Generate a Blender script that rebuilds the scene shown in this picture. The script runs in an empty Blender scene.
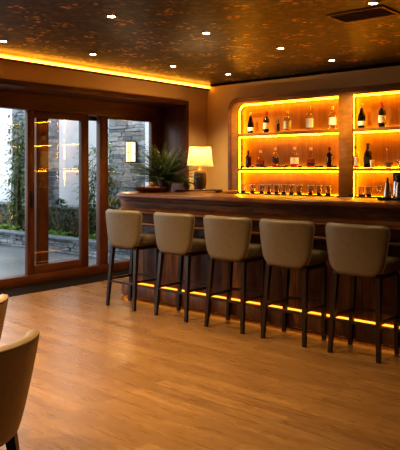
import bpy, bmesh, math, random
from mathutils import Vector, Matrix
random.seed(7)
R = math.radians
PI = math.pi
col = bpy.context.scene.collection
sc = bpy.context.scene

# ------------------------------------------------------------------ mesh builder
class MB:
    def __init__(s): s.bm = bmesh.new()
    def box(s, x0, x1, y0, y1, z0, z1, bev=0.0, seg=2, M=None):
        t = bmesh.new()
        r = bmesh.ops.create_cube(t, size=1.0)
        for v in t.verts:
            v.co = Vector(((x0+x1)/2 + v.co.x*(x1-x0), (y0+y1)/2 + v.co.y*(y1-y0), (z0+z1)/2 + v.co.z*(z1-z0)))
        if bev > 0:
            bmesh.ops.bevel(t, geom=t.edges[:], offset=bev, segments=seg, affect='EDGES', profile=0.5)
        s._merge(t, M); return s
    def _merge(s, t, M=None):
        if M is not None: bmesh.ops.transform(t, matrix=M, verts=t.verts[:])
        me = bpy.data.meshes.new('tmp'); t.to_mesh(me); t.free()
        s.bm.from_mesh(me); bpy.data.meshes.remove(me)
    def lathe(s, prof, c=(0,0,0), n=20, cap=True):
        rings = []
        for r, z in prof:
            if r < 1e-5: rings.append([s.bm.verts.new((c[0], c[1], c[2]+z))])
            else: rings.append([s.bm.verts.new((c[0]+r*math.cos(2*PI*i/n), c[1]+r*math.sin(2*PI*i/n), c[2]+z)) for i in range(n)])
        for a, b in zip(rings, rings[1:]):
            for i in range(n):
                j = (i+1) % n
                if len(a) == 1 and len(b) == 1: continue
                if len(a) == 1: s.bm.faces.new((a[0], b[j], b[i]))
                elif len(b) == 1: s.bm.faces.new((a[i], a[j], b[0]))
                else: s.bm.faces.new((a[i], a[j], b[j], b[i]))
        if cap:
            if len(rings[0]) > 2: s.bm.faces.new(list(reversed(rings[0])))
            if len(rings[-1]) > 2: s.bm.faces.new(rings[-1])
        return s
    def tube(s, pts, rad, n=8, closed=False):
        pts = [Vector(p) for p in pts]
        rads = rad if isinstance(rad, (list, tuple)) else [rad]*len(pts)
        rings = []; up = None
        for i, p in enumerate(pts):
            if closed: d = pts[(i+1) % len(pts)] - pts[i-1]
            else: d = pts[min(i+1, len(pts)-1)] - pts[max(i-1, 0)]
            d.normalize()
            if up is None:
                up = Vector((0,0,1)) if abs(d.z) < .9 else Vector((1,0,0))
            a = d.cross(up).normalized(); b = a.cross(d).normalized(); up = b
            rings.append([s.bm.verts.new(p + (a*math.cos(2*PI*k/n) + b*math.sin(2*PI*k/n))*rads[i]) for k in range(n)])
        prs = list(zip(rings, rings[1:])) + ([(rings[-1], rings[0])] if closed else [])
        for a, b in prs:
            for k in range(n):
                j = (k+1) % n
                s.bm.faces.new((a[k], a[j], b[j], b[k]))
        if not closed:
            s.bm.faces.new(list(reversed(rings[0]))); s.bm.faces.new(rings[-1])
        return s
    def bar(s, p0, p1, h0, h1):                       # tapering square bar
        p0, p1 = Vector(p0), Vector(p1)
        A = [s.bm.verts.new(p0 + Vector((sx*h0, sy*h0, 0))) for sx, sy in ((-1,-1),(1,-1),(1,1),(-1,1))]
        B = [s.bm.verts.new(p1 + Vector((sx*h1, sy*h1, 0))) for sx, sy in ((-1,-1),(1,-1),(1,1),(-1,1))]
        for i in range(4):
            j = (i+1) % 4; s.bm.faces.new((A[i], A[j], B[j], B[i]))
        s.bm.faces.new(list(reversed(A))); s.bm.faces.new(B)
        return s
    def prism(s, poly, z0, z1, bev=0.0, seg=3):        # extruded outline in plan
        t = bmesh.new()
        a = [t.verts.new((x, y, z0)) for x, y in poly]; b = [t.verts.new((x, y, z1)) for x, y in poly]
        n = len(poly)
        t.faces.new(list(reversed(a))); t.faces.new(b)
        for i in range(n):
            j = (i+1) % n; t.faces.new((a[i], a[j], b[j], b[i]))
        bmesh.ops.recalc_face_normals(t, faces=t.faces[:])
        if bev > 0:
            es = [e for e in t.edges if abs(e.verts[0].co.z - e.verts[1].co.z) < 1e-6]
            bmesh.ops.bevel(t, geom=es, offset=bev, segments=seg, affect='EDGES', profile=0.5)
        s._merge(t); return s
    def quad(s, a, b, c, d):
        s.bm.faces.new([s.bm.verts.new(p) for p in (a, b, c, d)]); return s
    def leaf(s, base, d, length, width, up=Vector((0,0,1)), droop=0.2):
        d = Vector(d).normalized(); side = d.cross(up)
        if side.length < 1e-3: side = Vector((1,0,0))
        side.normalize(); n = side.cross(d).normalized()
        p0 = Vector(base); p1 = p0 + d*length*.45; p2 = p0 + d*length - Vector((0,0,1))*droop*length
        v = s.bm.verts
        A = v.new(p0); L = v.new(p1 + side*width*.5 + n*width*.15); C = v.new(p1); Rr = v.new(p1 - side*width*.5 + n*width*.15); T = v.new(p2)
        for f in ((A, C, L), (A, Rr, C), (L, C, T), (C, Rr, T)): s.bm.faces.new(f)
        return s
    def build(s, name, mat, parent=None, smooth=35):
        me = bpy.data.meshes.new(name)
        bmesh.ops.recalc_face_normals(s.bm, faces=s.bm.faces[:])
        s.bm.to_mesh(me); s.bm.free()
        me.materials.append(mat)
        if smooth:
            for p in me.polygons: p.use_smooth = True
            me.set_sharp_from_angle(angle=R(smooth))
        o = bpy.data.objects.new(name, me); col.objects.link(o)
        if parent: o.parent = parent
        return o

def tag(o, label=None, cat=None, group=None, kind=None):
    if label: o['label'] = label
    if cat: o['category'] = cat
    if group: o['group'] = group
    if kind: o['kind'] = kind
    return o
def thing(name, label, cat, loc=(0,0,0), rz=0, group=None):
    o = bpy.data.objects.new(name, None); col.objects.link(o)
    o.empty_display_size = .1
    o.location = loc; o.rotation_euler = (0,0,rz)
    return tag(o, label, cat, group)
def struct(name, mb, mat, **k):
    return tag(mb.build(name, mat, **k), kind='structure')
def sroot(name):
    o = bpy.data.objects.new(name, None); col.objects.link(o); return tag(o, kind='structure')
def kids(o): return [c for c in bpy.data.objects if c.parent == o]
def dup(root, loc, rz=None, label=None, group=None):
    ch = kids(root)
    r = root.copy(); col.objects.link(r); r.location = loc
    if rz is not None: r.rotation_euler = (0,0,rz)
    if label: r['label'] = label
    if group: r['group'] = group
    for c in ch:
        g = kids(c)
        c2 = c.copy(); col.objects.link(c2); c2.parent = r
        for q in g:
            q2 = q.copy(); col.objects.link(q2); q2.parent = c2
    return r

# ------------------------------------------------------------------ materials
def mat(name):
    m = bpy.data.materials.new(name); m.use_nodes = True
    nt = m.node_tree; nt.nodes.clear()
    out = nt.nodes.new('ShaderNodeOutputMaterial')
    return m, nt, out
def N(nt, t, **k):
    n = nt.nodes.new(t)
    for a, b in k.items():
        if a in n.inputs: n.inputs[a].default_value = b
        else: setattr(n, a, b)
    return n
def L(nt, a, b): nt.links.new(a, b)
def col4(c): return (c[0], c[1], c[2], 1)
def coords(nt, scale=(1,1,1), kind='Object', rot=(0,0,0)):
    t = nt.nodes.new('ShaderNodeTexCoord'); m = nt.nodes.new('ShaderNodeMapping')
    m.inputs['Scale'].default_value = scale; m.inputs['Rotation'].default_value = rot
    L(nt, t.outputs[kind], m.inputs['Vector']); return m.outputs['Vector']
def ramp(nt, fac, stops):
    r = nt.nodes.new('ShaderNodeValToRGB'); e = r.color_ramp.elements
    while len(e) < len(stops): e.new(.5)
    for el, (p, c) in zip(e, stops): el.position = p; el.color = col4(c)
    L(nt, fac, r.inputs['Fac']); return r.outputs['Color']
def bump(nt, h, strength, dist=.01):
    b = N(nt, 'ShaderNodeBump', Strength=strength, Distance=dist); L(nt, h, b.inputs['Height']); return b.outputs['Normal']
def pbsdf(nt, out, rough=.5, metal=0, spec=.5, coat=0):
    p = N(nt, 'ShaderNodeBsdfPrincipled', Roughness=rough, Metallic=metal)
    p.inputs['Specular IOR Level'].default_value = spec
    p.inputs['Coat Weight'].default_value = coat
    p.inputs['Coat Roughness'].default_value = .12
    L(nt, p.outputs[0], out.inputs['Surface']); return p

def plain(name, c, rough=.5, metal=0, spec=.5, noise=.12, scale=12, bmp=0.0, coat=0):
    m, nt, out = mat(name); p = pbsdf(nt, out, rough, metal, spec, coat)
    n = N(nt, 'ShaderNodeTexNoise', Scale=scale, Detail=4.0); L(nt, coords(nt), n.inputs['Vector'])
    cc = ramp(nt, n.outputs['Fac'], [(.25, [v*(1-noise) for v in c]), (.75, [min(1, v*(1+noise)) for v in c])])
    L(nt, cc, p.inputs['Base Color'])
    if bmp: L(nt, bump(nt, n.outputs['Fac'], bmp, .004), p.inputs['Normal'])
    return m
def wood(name, c1, c2, c3, stretch=(1,1,1), rough=.35, coat=.2, spec=.35, scale=6):
    m, nt, out = mat(name); p = pbsdf(nt, out, rough, 0, spec, coat)
    v = coords(nt, stretch)
    n = N(nt, 'ShaderNodeTexNoise', Scale=scale, Detail=6.0, Roughness=.6, Distortion=.6); L(nt, v, n.inputs['Vector'])
    n2 = N(nt, 'ShaderNodeTexNoise', Scale=scale*5, Detail=3.0); L(nt, v, n2.inputs['Vector'])
    mx = N(nt, 'ShaderNodeMath', operation='MULTIPLY_ADD'); mx.inputs[1].default_value = .35
    L(nt, n2.outputs['Fac'], mx.inputs[0])
    sc_ = N(nt, 'ShaderNodeMath', operation='MULTIPLY'); sc_.inputs[1].default_value = .75; L(nt, n.outputs['Fac'], sc_.inputs[0])
    L(nt, sc_.outputs[0], mx.inputs[2])
    L(nt, ramp(nt, mx.outputs[0], [(.35, c1), (.55, c2), (.72, c3)]), p.inputs['Base Color'])
    L(nt, bump(nt, mx.outputs[0], .12, .003), p.inputs['Normal'])
    return m
def emit(name, c, s):
    m, nt, out = mat(name); e = N(nt, 'ShaderNodeEmission', Color=col4(c), Strength=s)
    L(nt, e.outputs[0], out.inputs['Surface']); return m
def glassy(name, tint, refl=.08, rough=.02):
    m, nt, out = mat(name)
    t = N(nt, 'ShaderNodeBsdfTransparent', Color=col4(tint)); g = N(nt, 'ShaderNodeBsdfGlossy', Roughness=rough)
    f = N(nt, 'ShaderNodeLayerWeight', Blend=.25)
    a = N(nt, 'ShaderNodeMath', operation='MULTIPLY_ADD'); a.inputs[1].default_value = .5; a.inputs[2].default_value = refl
    L(nt, f.outputs['Fresnel'], a.inputs[0])
    x = nt.nodes.new('ShaderNodeMixShader'); L(nt, a.outputs[0], x.inputs[0]); L(nt, t.outputs[0], x.inputs[1]); L(nt, g.outputs[0], x.inputs[2])
    L(nt, x.outputs[0], out.inputs['Surface']); return m
def pane(name, refl):
    m, nt, out = mat(name)
    t = N(nt, 'ShaderNodeBsdfTransparent', Color=(.93,.96,.97,1)); g = N(nt, 'ShaderNodeBsdfGlossy', Roughness=0.0)
    x = N(nt, 'ShaderNodeMixShader'); x.inputs[0].default_value = refl
    L(nt, t.outputs[0], x.inputs[1]); L(nt, g.outputs[0], x.inputs[2]); L(nt, x.outputs[0], out.inputs['Surface']); return m
def leafmat(name, c1, c2, trans=.25):
    m, nt, out = mat(name); p = pbsdf(nt, out, .45)
    g = nt.nodes.new('ShaderNodeNewGeometry')
    cc = ramp(nt, g.outputs['Random Per Island'], [(0, c1), (1, c2)])
    L(nt, cc, p.inputs['Base Color'])
    t = N(nt, 'ShaderNodeBsdfTranslucent'); L(nt, cc, t.inputs['Color'])
    x = N(nt, 'ShaderNodeMixShader'); x.inputs[0].default_value = trans
    L(nt, p.outputs[0], x.inputs[1]); L(nt, t.outputs[0], x.inputs[2]); L(nt, x.outputs[0], out.inputs['Surface']); return m
def stonemat(name, cs):
    m, nt, out = mat(name); p = pbsdf(nt, out, .8, 0, .3)
    g = nt.nodes.new('ShaderNodeNewGeometry')
    cc = ramp(nt, g.outputs['Random Per Island'], [(i/(len(cs)-1), c) for i, c in enumerate(cs)])
    n = N(nt, 'ShaderNodeTexNoise', Scale=14.0, Detail=6.0); L(nt, coords(nt, (1,1,2)), n.inputs['Vector'])
    x = N(nt, 'ShaderNodeMix', data_type='RGBA', blend_type='MULTIPLY'); x.inputs[0].default_value = .7
    L(nt, cc, x.inputs[6]); L(nt, ramp(nt, n.outputs['Fac'], [(.3, (.35,.35,.35)), (.7, (1.3,1.3,1.3))]), x.inputs[7])
    L(nt, x.outputs[2], p.inputs['Base Color']); L(nt, bump(nt, n.outputs['Fac'], .6, .02), p.inputs['Normal']); return m

def floormat():
    m, nt, out = mat('floor_planks'); p = pbsdf(nt, out, .34, 0, .6, .0)
    v = coords(nt)
    b = N(nt, 'ShaderNodeTexBrick', Scale=1.0); b.offset = .37
    b.inputs['Brick Width'].default_value = .95; b.inputs['Row Height'].default_value = .105
    b.inputs['Mortar Size'].default_value = .002; b.inputs['Mortar Smooth'].default_value = .3
    b.inputs['Color1'].default_value = (.36,.36,.36,1); b.inputs['Color2'].default_value = (.64,.64,.64,1); b.inputs['Mortar'].default_value = (.2,.2,.2,1)
    L(nt, v, b.inputs['Vector'])
    n = N(nt, 'ShaderNodeTexNoise', Scale=3.0, Detail=7.0, Roughness=.62, Distortion=.5); L(nt, coords(nt, (1,9,1)), n.inputs['Vector'])
    n3 = N(nt, 'ShaderNodeTexNoise', Scale=14.0, Detail=5.0, Roughness=.6); L(nt, coords(nt, (1,12,1)), n3.inputs['Vector'])
    x = N(nt, 'ShaderNodeMix', data_type='RGBA'); x.inputs[0].default_value = .55
    L(nt, b.outputs['Color'], x.inputs[6]); L(nt, n.outputs['Color'], x.inputs[7])
    bw = nt.nodes.new('ShaderNodeRGBToBW'); L(nt, x.outputs[2], bw.inputs[0])
    ad = N(nt, 'ShaderNodeMath', operation='MULTIPLY_ADD'); ad.inputs[1].default_value = .55; L(nt, n3.outputs['Fac'], ad.inputs[0])
    sb = N(nt, 'ShaderNodeMath', operation='SUBTRACT'); sb.inputs[1].default_value = .275; L(nt, bw.outputs[0], sb.inputs[0]); L(nt, sb.outputs[0], ad.inputs[2])
    L(nt, ramp(nt, ad.outputs[0], [(.30, (.11,.053,.017)), (.5, (.20,.102,.034)), (.70, (.32,.175,.060))]), p.inputs['Base Color'])
    rr = ramp(nt, n.outputs['Fac'], [(.3, (.24,.24,.24)), (.7, (.36,.36,.36))]); L(nt, rr, p.inputs['Roughness'])
    L(nt, bump(nt, bw.outputs[0], .12, .004), p.inputs['Normal'])
    return m
def ceilmat():
    m, nt, out = mat('ceiling_floral_paper'); p = pbsdf(nt, out, .45, 0, .4)
    v = coords(nt)
    dn = N(nt, 'ShaderNodeTexNoise', Scale=6.0, Detail=3.0); L(nt, v, dn.inputs['Vector'])
    vm = N(nt, 'ShaderNodeMix', data_type='RGBA', blend_type='ADD'); vm.inputs[0].default_value = .10
    L(nt, v, vm.inputs[6]); L(nt, dn.outputs['Color'], vm.inputs[7])
    vo = N(nt, 'ShaderNodeTexVoronoi', Scale=19.0); L(nt, vm.outputs[2], vo.inputs['Vector'])
    vo2 = N(nt, 'ShaderNodeTexVoronoi', Scale=3.6); L(nt, vm.outputs[2], vo2.inputs['Vector'])
    petal = ramp(nt, vo.outputs['Distance'], [(.34, (1,1,1)), (.50, (0,0,0))])
    clus = ramp(nt, vo2.outputs['Distance'], [(.34, (1,1,1)), (.48, (0,0,0))])
    gate = ramp(nt, vo.outputs['Color'], [(.35, (.0,.0,.0)), (.6, (1,1,1))])
    a = N(nt, 'ShaderNodeMix', data_type='RGBA', blend_type='MULTIPLY'); a.inputs[0].default_value = 1
    L(nt, petal, a.inputs[6]); L(nt, clus, a.inputs[7])
    g = N(nt, 'ShaderNodeMix', data_type='RGBA', blend_type='MULTIPLY'); g.inputs[0].default_value = 1
    L(nt, a.outputs[2], g.inputs[6]); L(nt, gate, g.inputs[7])
    lf = N(nt, 'ShaderNodeTexVoronoi', Scale=8.0, feature='DISTANCE_TO_EDGE'); L(nt, vm.outputs[2], lf.inputs['Vector'])
    nz = N(nt, 'ShaderNodeTexNoise', Scale=9.0, Detail=7.0, Roughness=.65, Distortion=1.4); L(nt, v, nz.inputs['Vector'])
    mm = N(nt, 'ShaderNodeMath', operation='MULTIPLY_ADD'); mm.inputs[1].default_value = .8; L(nt, lf.outputs['Distance'], mm.inputs[0]); L(nt, nz.outputs['Fac'], mm.inputs[2])
    base = ramp(nt, mm.outputs[0], [(.36, (.020,.014,.006)), (.56, (.058,.042,.018)), (.80, (.15,.11,.045))])
    x = N(nt, 'ShaderNodeMix', data_type='RGBA'); L(nt, g.outputs[2], x.inputs[0]); L(nt, base, x.inputs[6]); x.inputs[7].default_value = (.75,.42,.11,1)
    L(nt, x.outputs[2], p.inputs['Base Color'])
    return m
def plastermat(name, c, s=1):
    m, nt, out = mat(name); p = pbsdf(nt, out, .75, 0, .25)
    n = N(nt, 'ShaderNodeTexNoise', Scale=3.0, Detail=6.0); L(nt, coords(nt), n.inputs['Vector'])
    L(nt, ramp(nt, n.outputs['Fac'], [(.3, [v*.93 for v in c]), (.7, c)]), p.inputs['Base Color'])
    n2 = N(nt, 'ShaderNodeTexNoise', Scale=90.0, Detail=3.0); L(nt, coords(nt), n2.inputs['Vector'])
    L(nt, bump(nt, n2.outputs['Fac'], .08*s, .003), p.inputs['Normal']); return m
def patiomat():
    m, nt, out = mat('patio_slabs'); p = pbsdf(nt, out, .35, 0, .5)
    v = coords(nt)
    b = N(nt, 'ShaderNodeTexBrick', Scale=1.0); b.offset = .5
    b.inputs['Brick Width'].default_value = 1.2; b.inputs['Row Height'].default_value = .6; b.inputs['Mortar Size'].default_value = .006
    b.inputs['Color1'].default_value = (.13,.145,.155,1); b.inputs['Color2'].default_value = (.18,.195,.205,1); b.inputs['Mortar'].default_value = (.10,.11,.12,1)
    L(nt, v, b.inputs['Vector'])
    n = N(nt, 'ShaderNodeTexNoise', Scale=2.5, Detail=6.0); L(nt, v, n.inputs['Vector'])
    x = N(nt, 'ShaderNodeMix', data_type='RGBA', blend_type='MULTIPLY'); x.inputs[0].default_value = .8
    L(nt, b.outputs['Color'], x.inputs[6]); L(nt, ramp(nt, n.outputs['Fac'], [(.3, (.6,.6,.62)), (.7, (1.15,1.12,1.1))]), x.inputs[7])
    L(nt, x.outputs[2], p.inputs['Base Color']); return m

M_floor = floormat(); M_ceil = ceilmat()
M_plaster = plastermat('warm_plaster', (.76,.54,.25))
M_garden = plastermat('pale_garden_render', (.80,.82,.84))
M_patio = patiomat()
M_doorwood = wood('door_timber', (.055,.017,.006), (.115,.036,.012), (.17,.058,.02), (1,1,.25), .38, .1)
M_headwood = wood('portal_timber', (.05,.016,.006), (.095,.030,.010), (.14,.048,.017), (1,.2,1), .4, .1)
M_darktrim = plain('threshold_and_shadow_dark', (.012,.007,.0035), .85, 0, .04)  # threshold colour, reused for the painted shadow strip at the ceiling
M_barwood = wood('bar_veneer_horizontal', (.065,.025,.006), (.18,.072,.017), (.33,.145,.04), (.25,.25,1.6), .5, .02, .15)
M_bartop = wood('bar_top_timber', (.07,.024,.008), (.14,.05,.016), (.22,.085,.028), (.3,1.2,1), .30, .2)
M_barpanel = wood('bar_veneer_vertical', (.04,.015,.004), (.11,.041,.011), (.22,.085,.023), (2.2,2.2,.28), .36, .08)
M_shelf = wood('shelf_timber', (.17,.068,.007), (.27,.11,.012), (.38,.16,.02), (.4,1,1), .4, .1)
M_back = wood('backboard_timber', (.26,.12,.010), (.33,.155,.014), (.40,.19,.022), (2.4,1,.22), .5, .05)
M_legs = wood('dark_stained_leg', (.012,.006,.004), (.022,.011,.006), (.04,.02,.011), (2,2,.3), .35, .2)
M_leather = plain('taupe_leather', (.150,.118,.076), .42, 0, .5, .10, 30, .10)
M_piping = plain('leather_piping', (.23,.18,.115), .4)
M_tan = plain('tan_leather', (.30,.20,.105), .40, 0, .5, .10, 25, .08)
M_tanpipe = plain('tan_piping', (.20,.125,.06), .4)
M_brass = plain('aged_brass', (.62,.42,.16), .28, 1, .5, .08)
M_steel = plain('brushed_steel', (.62,.60,.57), .22, 1, .5, .06)
M_black = plain('black_lacquer', (.012,.011,.010), .35)
M_darkmetal = plain('dark_metal', (.03,.026,.022), .4, .6)
M_ceramic = plain('dark_ceramic', (.065,.038,.022), .4, 0, .5, .3, 40, .2)
M_cream = plain('cream_ceramic', (.75,.66,.50), .5)
M_paper = plain('cream_label', (.90,.80,.55), .7)
M_white_label = plain('white_label', (.92,.86,.70), .7)
M_red = plain('red_foil', (.45,.02,.01), .35)
M_gold = plain('gold_foil', (.85,.55,.15), .3, .8)
M_blacklabel = plain('black_label', (.02,.016,.014), .6)
M_led = emit('amber_led', (1.0,.41,.008), 46)
M_ledfoot = emit('amber_foot_led', (1.0,.33,.03), 2.6)
M_cove = emit('amber_cove_led', (1.0,.38,.03), 13)
M_lens = emit('downlight_lens', (1.0,.80,.50), 40)
M_bulb = emit('bulb_glow', (1.0,.72,.36), 8)
M_lantern = emit('lantern_glow', (1.0,.66,.28), 3.2)
M_pane_clear = pane('clear_pane', .02)
M_pane = pane('reflective_pane', .11)
M_green = glassy('green_bottle_glass', (.05,.10,.02))
M_brown = glassy('brown_bottle_glass', (.30,.09,.02))
M_darkglass = plain('near_black_glass', (.010,.008,.006), .08)
M_clear = glassy('clear_bottle_glass', (.94,.92,.82), .05)
M_tumbler = glassy('tumbler_glass', (.90,.87,.78), .10)
M_amber = glassy('amber_spirit', (.95,.42,.06), .06)
M_straw = glassy('straw_spirit', (1.0,.86,.48), .06)
M_redspirit = glassy('red_spirit', (.85,.16,.02), .06)
M_stone = stonemat('ledge_stone', [(.05,.055,.06), (.13,.14,.15), (.20,.19,.18), (.09,.085,.08), (.25,.27,.29)])
M_stoneblue = stonemat('ledge_stone_pale', [(.10,.13,.16), (.20,.24,.28), (.30,.32,.34), (.17,.17,.17), (.36,.40,.44)])
M_cap = plain('bluestone_cap', (.13,.16,.18), .45, 0, .5, .2, 8, .1)
M_soil = plain('planter_soil', (.03,.022,.016), .9, 0, .2, .4, 40, .5)
M_bamboo = leafmat('bamboo_leaf', (.04,.085,.022), (.15,.22,.07))
M_culm = plain('bamboo_culm', (.16,.14,.06), .5)
M_hosta = leafmat('low_leaf', (.10,.24,.04), (.30,.46,.10))
M_shrub = leafmat('shrub_leaf', (.016,.042,.017), (.06,.11,.045))
M_dryleaf = leafmat('olive_leaf', (.10,.10,.03), (.26,.20,.07))
M_fern = leafmat('fern_leaf', (.03,.07,.016), (.11,.19,.05), .25)
M_litfern = leafmat('lit_fern_leaf', (.12,.18,.08), (.32,.36,.18), .2)  # paler green paints the light caught by the upper leaves
M_whitegoods = plain('vent_bronze', (.05,.032,.016), .45)
M_trim = plain('downlight_trim', (.30,.20,.10), .4, .5)
M_bread = plain('cream_petal', (.80,.62,.36), .6)

def shade_mat():
    m, nt, out = mat('linen_shade')
    d = N(nt, 'ShaderNodeBsdfDiffuse', Color=(.85,.66,.36,1)); t = N(nt, 'ShaderNodeBsdfTranslucent', Color=(.95,.68,.30,1))
    n = N(nt, 'ShaderNodeTexNoise', Scale=120.0); L(nt, coords(nt), n.inputs['Vector']); L(nt, bump(nt, n.outputs['Fac'], .1, .002), d.inputs['Normal'])
    x = N(nt, 'ShaderNodeMixShader'); x.inputs[0].default_value = .18
    L(nt, d.outputs[0], x.inputs[1]); L(nt, t.outputs[0], x.inputs[2]); L(nt, x.outputs[0], out.inputs['Surface']); return m
M_shade = shade_mat()

# ------------------------------------------------------------------ dimensions (metres; X along the bar, Y along the glass wall)
XW, XD, YB, ZC = -5.95, -6.45, 7.0, 2.58
XR, YF = 3.0, -2.6
PY0, PY1 = 1.2, 6.52             # opening in the left wall
# ------------------------------------------------------------------ setting
struct('floor', MB().box(XW, XR, YF, YB, -.06, 0), M_floor, smooth=0)
struct('trim_1', MB().box(XD+.05, XW, PY0, PY1, -.06, .004), M_darktrim, smooth=0)      # recess threshold
struct('ceiling', MB().box(XW-.6, XR, YF, YB+.1, ZC, ZC+.12), M_ceil, smooth=0)
struct('wall_back', MB().box(XW-.6, XR, YB, YB+.12, -.06, ZC), M_plaster, smooth=0)
struct('wall_right', MB().box(XR, XR+.12, YF, YB, -.06, ZC), M_plaster, smooth=0)
struct('wall_front', MB().box(XW-.6, XR, YF-.12, YF, -.06, ZC), M_plaster, smooth=0)
wl = MB()
wl.box(XD-.15, XW, PY1+.06, YB, -.06, ZC)
wl.box(XD-.15, XW, YF, PY0-.06, -.06, ZC)
wl.box(XD-.15, XW, PY0-.06, PY1+.06, 2.31, ZC)
struct('wall_left', wl, M_plaster, smooth=0)
# timber portal lining the recess
pt = sroot('trim_2')
MB().box(XD-.1, XW+.025, PY1, PY1+.06, 0, 2.25, .004).build('jamb', M_doorwood, pt)
MB().box(XD-.1, XW+.025, PY0-.06, PY0, 0, 2.25, .004).build('jamb', M_doorwood, pt)
MB().box(XD-.1, XW+.025, PY0-.06, PY1+.06, 2.25, 2.31, .004).build('soffit_board', M_headwood, pt)
MB().box(XD-.06, XD+.05, PY0, PY1, 2.06, 2.25).build('head_panel', M_headwood, pt)
MB().box(XD-.06, XD+.05, PY0, PY1, 0, .11, .004).build('sill_rail', M_headwood, pt)
# cove ledge with LED
cv = sroot('trim_3')
MB().box(XW, XW+.05, YF, YB-.002, ZC-.075, ZC-.055, .003).build('cove_ledge', M_headwood, cv)
MB().box(XW+.03, XW+.06, YF, YB-.01, ZC-.053, ZC-.030).build('led_strip', M_cove, cv)
# dark strip painted as the shadow line between ceiling and back wall
struct('shadow_strip', MB().box(XW+.09, XR, YB-.035, YB-.001, ZC-.03, ZC-.001), M_darktrim)
struct('baseboard_back', MB().box(XW+.01, XR, YB-.02, YB-.001, .001, .1, .003), M_headwood)

# glazing
def stile(par, y0, y1, z0, z1, x0=XD-.03, x1=XD+.03, m=M_doorwood):
    return MB().box(x0, x1, y0, y1, z0, z1, .004).build('stile', m, par)
def rail(par, y0, y1, z0, z1, x0=XD-.03, x1=XD+.03):
    return MB().box(x0, x1, y0, y1, z0, z1, .004).build('rail', M_headwood, par)
def glass(par, y0, y1, z0, z1, x, m):
    return MB().quad((x, y0, z0), (x, y1, z0), (x, y1, z1), (x, y0, z1)).build('glass_pane', m, par, smooth=0)
d1 = sroot('door_1')                                        # sliding panel
stile(d1, 4.296, 4.393, .11, 2.06); stile(d1, 5.093, 5.206, .11, 2.06)
rail(d1, 4.393, 5.093, 1.975, 2.06); rail(d1, 4.393, 5.093, .11, .215)
glass(d1, 4.393, 5.093, .215, 1.975, XD, M_pane)
hd = MB().box(XD+.03, XD+.045, 4.325, 4.362, .92, 1.10, .003).tube([(XD+.045,4.343,.95),(XD+.075,4.343,.95),(XD+.075,4.343,1.07),(XD+.045,4.343,1.07)], .007)
hd.build('handle', M_darkmetal, d1)
w1 = sroot('window_1')                                      # fixed panel behind the sliding one
stile(w1, 4.489, 4.663, .11, 2.06, XD-.13, XD-.07); stile(w1, 5.489, 5.61, .11, 2.06, XD-.13, XD-.07)
MB().box(XD-.13, XD-.07, 4.663, 5.489, 2.0, 2.06).build('rail', M_headwood, w1)
glass(w1, 4.663, 5.489, .11, 2.0, XD-.10, M_pane_clear)
w2 = sroot('window_2')                                      # pane by the bar
stile(w2, 5.388, 5.524, .11, 2.06, XD-.04, XD+.04); stile(w2, 6.339, PY1, .11, 2.06)
rail(w2, 5.524, 6.339, 2.03, 2.06)
glass(w2, 5.524, 6.339, .11, 2.03, XD, M_pane_clear)
w3 = sroot('window_3')                                      # pane at the frame's left
glass(w3, 2.85, 4.296, .11, 2.06, XD-.05, M_pane_clear)
stile(w3, 2.73, 2.85, .11, 2.06)
w4 = sroot('window_4')
glass(w4, 1.32, 2.73, .11, 2.06, XD-.05, M_pane_clear); stile(w4, PY0, 1.32, .11, 2.06)

# ------------------------------------------------------------------ courtyard
struct('patio', MB().box(-17, XD-.15, -2, 6.42, -.10, -.02), M_patio, smooth=0)
struct('garden_wall', MB().box(-17, XD-.15, 8.5, 8.7, -.1, 3.3), M_garden, smooth=0)
struct('planter_soil_bed', MB().box(-17, XD-.16, 6.45, 7.28, -.1, .17), M_soil, smooth=0)
struct('upper_soil_bed', MB().box(-17, XD-.16, 7.45, 8.5, -.1, .55), M_soil, smooth=0)
def stack(mb, x0, x1, z0, z1, yf, depth, hmin=.035, hmax=.075, lmin=.12, lmax=.42):
    z = z0
    while z < z1-.01:
        h = min(random.uniform(hmin, hmax), z1-z)
        if z1-z-h < .02: h = z1-z
        x = x0 - random.uniform(0, .05)
        while x < x1:
            l = random.uniform(lmin, lmax); xe = min(x+l, x1)
            if x1-xe < .06: xe = x1
            j = random.uniform(0, .028)
            mb.box(max(x, x0)+.002, xe-.002, yf+j, yf+depth, z+.002, z+h-.002, .006, 1)
            x = xe
        z += h
lw = sroot('planter_wall')
mb = MB(); stack(mb, -14.5, XD-.2, -.02, .21, 6.38, .12); mb.build('stone_courses', M_stoneblue, lw)
MB().box(-15, XD-.2, 6.33, 6.53, .21, .25, .006).build('coping', M_cap, lw)
bw = sroot('terrace_wall')
mb = MB(); stack(mb, -14.5, XD-.2, .1, .63, 7.30, .14); mb.build('stone_courses', M_stone, bw)
MB().box(-15, XD-.2, 7.24, 7.48, .63, .68, .006).build('coping', M_cap, bw)
for nm, x0, x1 in (('stone_pier_far', -11.46, -10.0), ('stone_pier_near', -8.47, -7.64)):
    mb = MB(); stack(mb, x0, x1, .68, 3.0, 7.28, .12, .05, .12, .12, .5); tag(mb.build(nm, M_stoneblue), kind='structure')

# wall lantern on the near pier
t = thing('wall_lantern', 'warm glowing lantern on the stone pillar in the courtyard', 'lantern', (-7.776, 7.27, 1.47))
MB().box(-.07, .07, -.03, .0, .0, .36, .004).build('back_plate', M_darkmetal, t)
MB().box(-.06, .06, -.13, -.032, .02, .34, .006).build('diffuser', M_lantern, t)
mb = MB()
for sx in (-.066, .066, 0):
    mb.box(sx-.005, sx+.005, -.142, -.131, 0, .36)
for z in (0, .17, .35): mb.box(-.071, .071, -.142, -.131, z, z+.010)
mb.build('cage', M_darkmetal, t)

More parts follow.
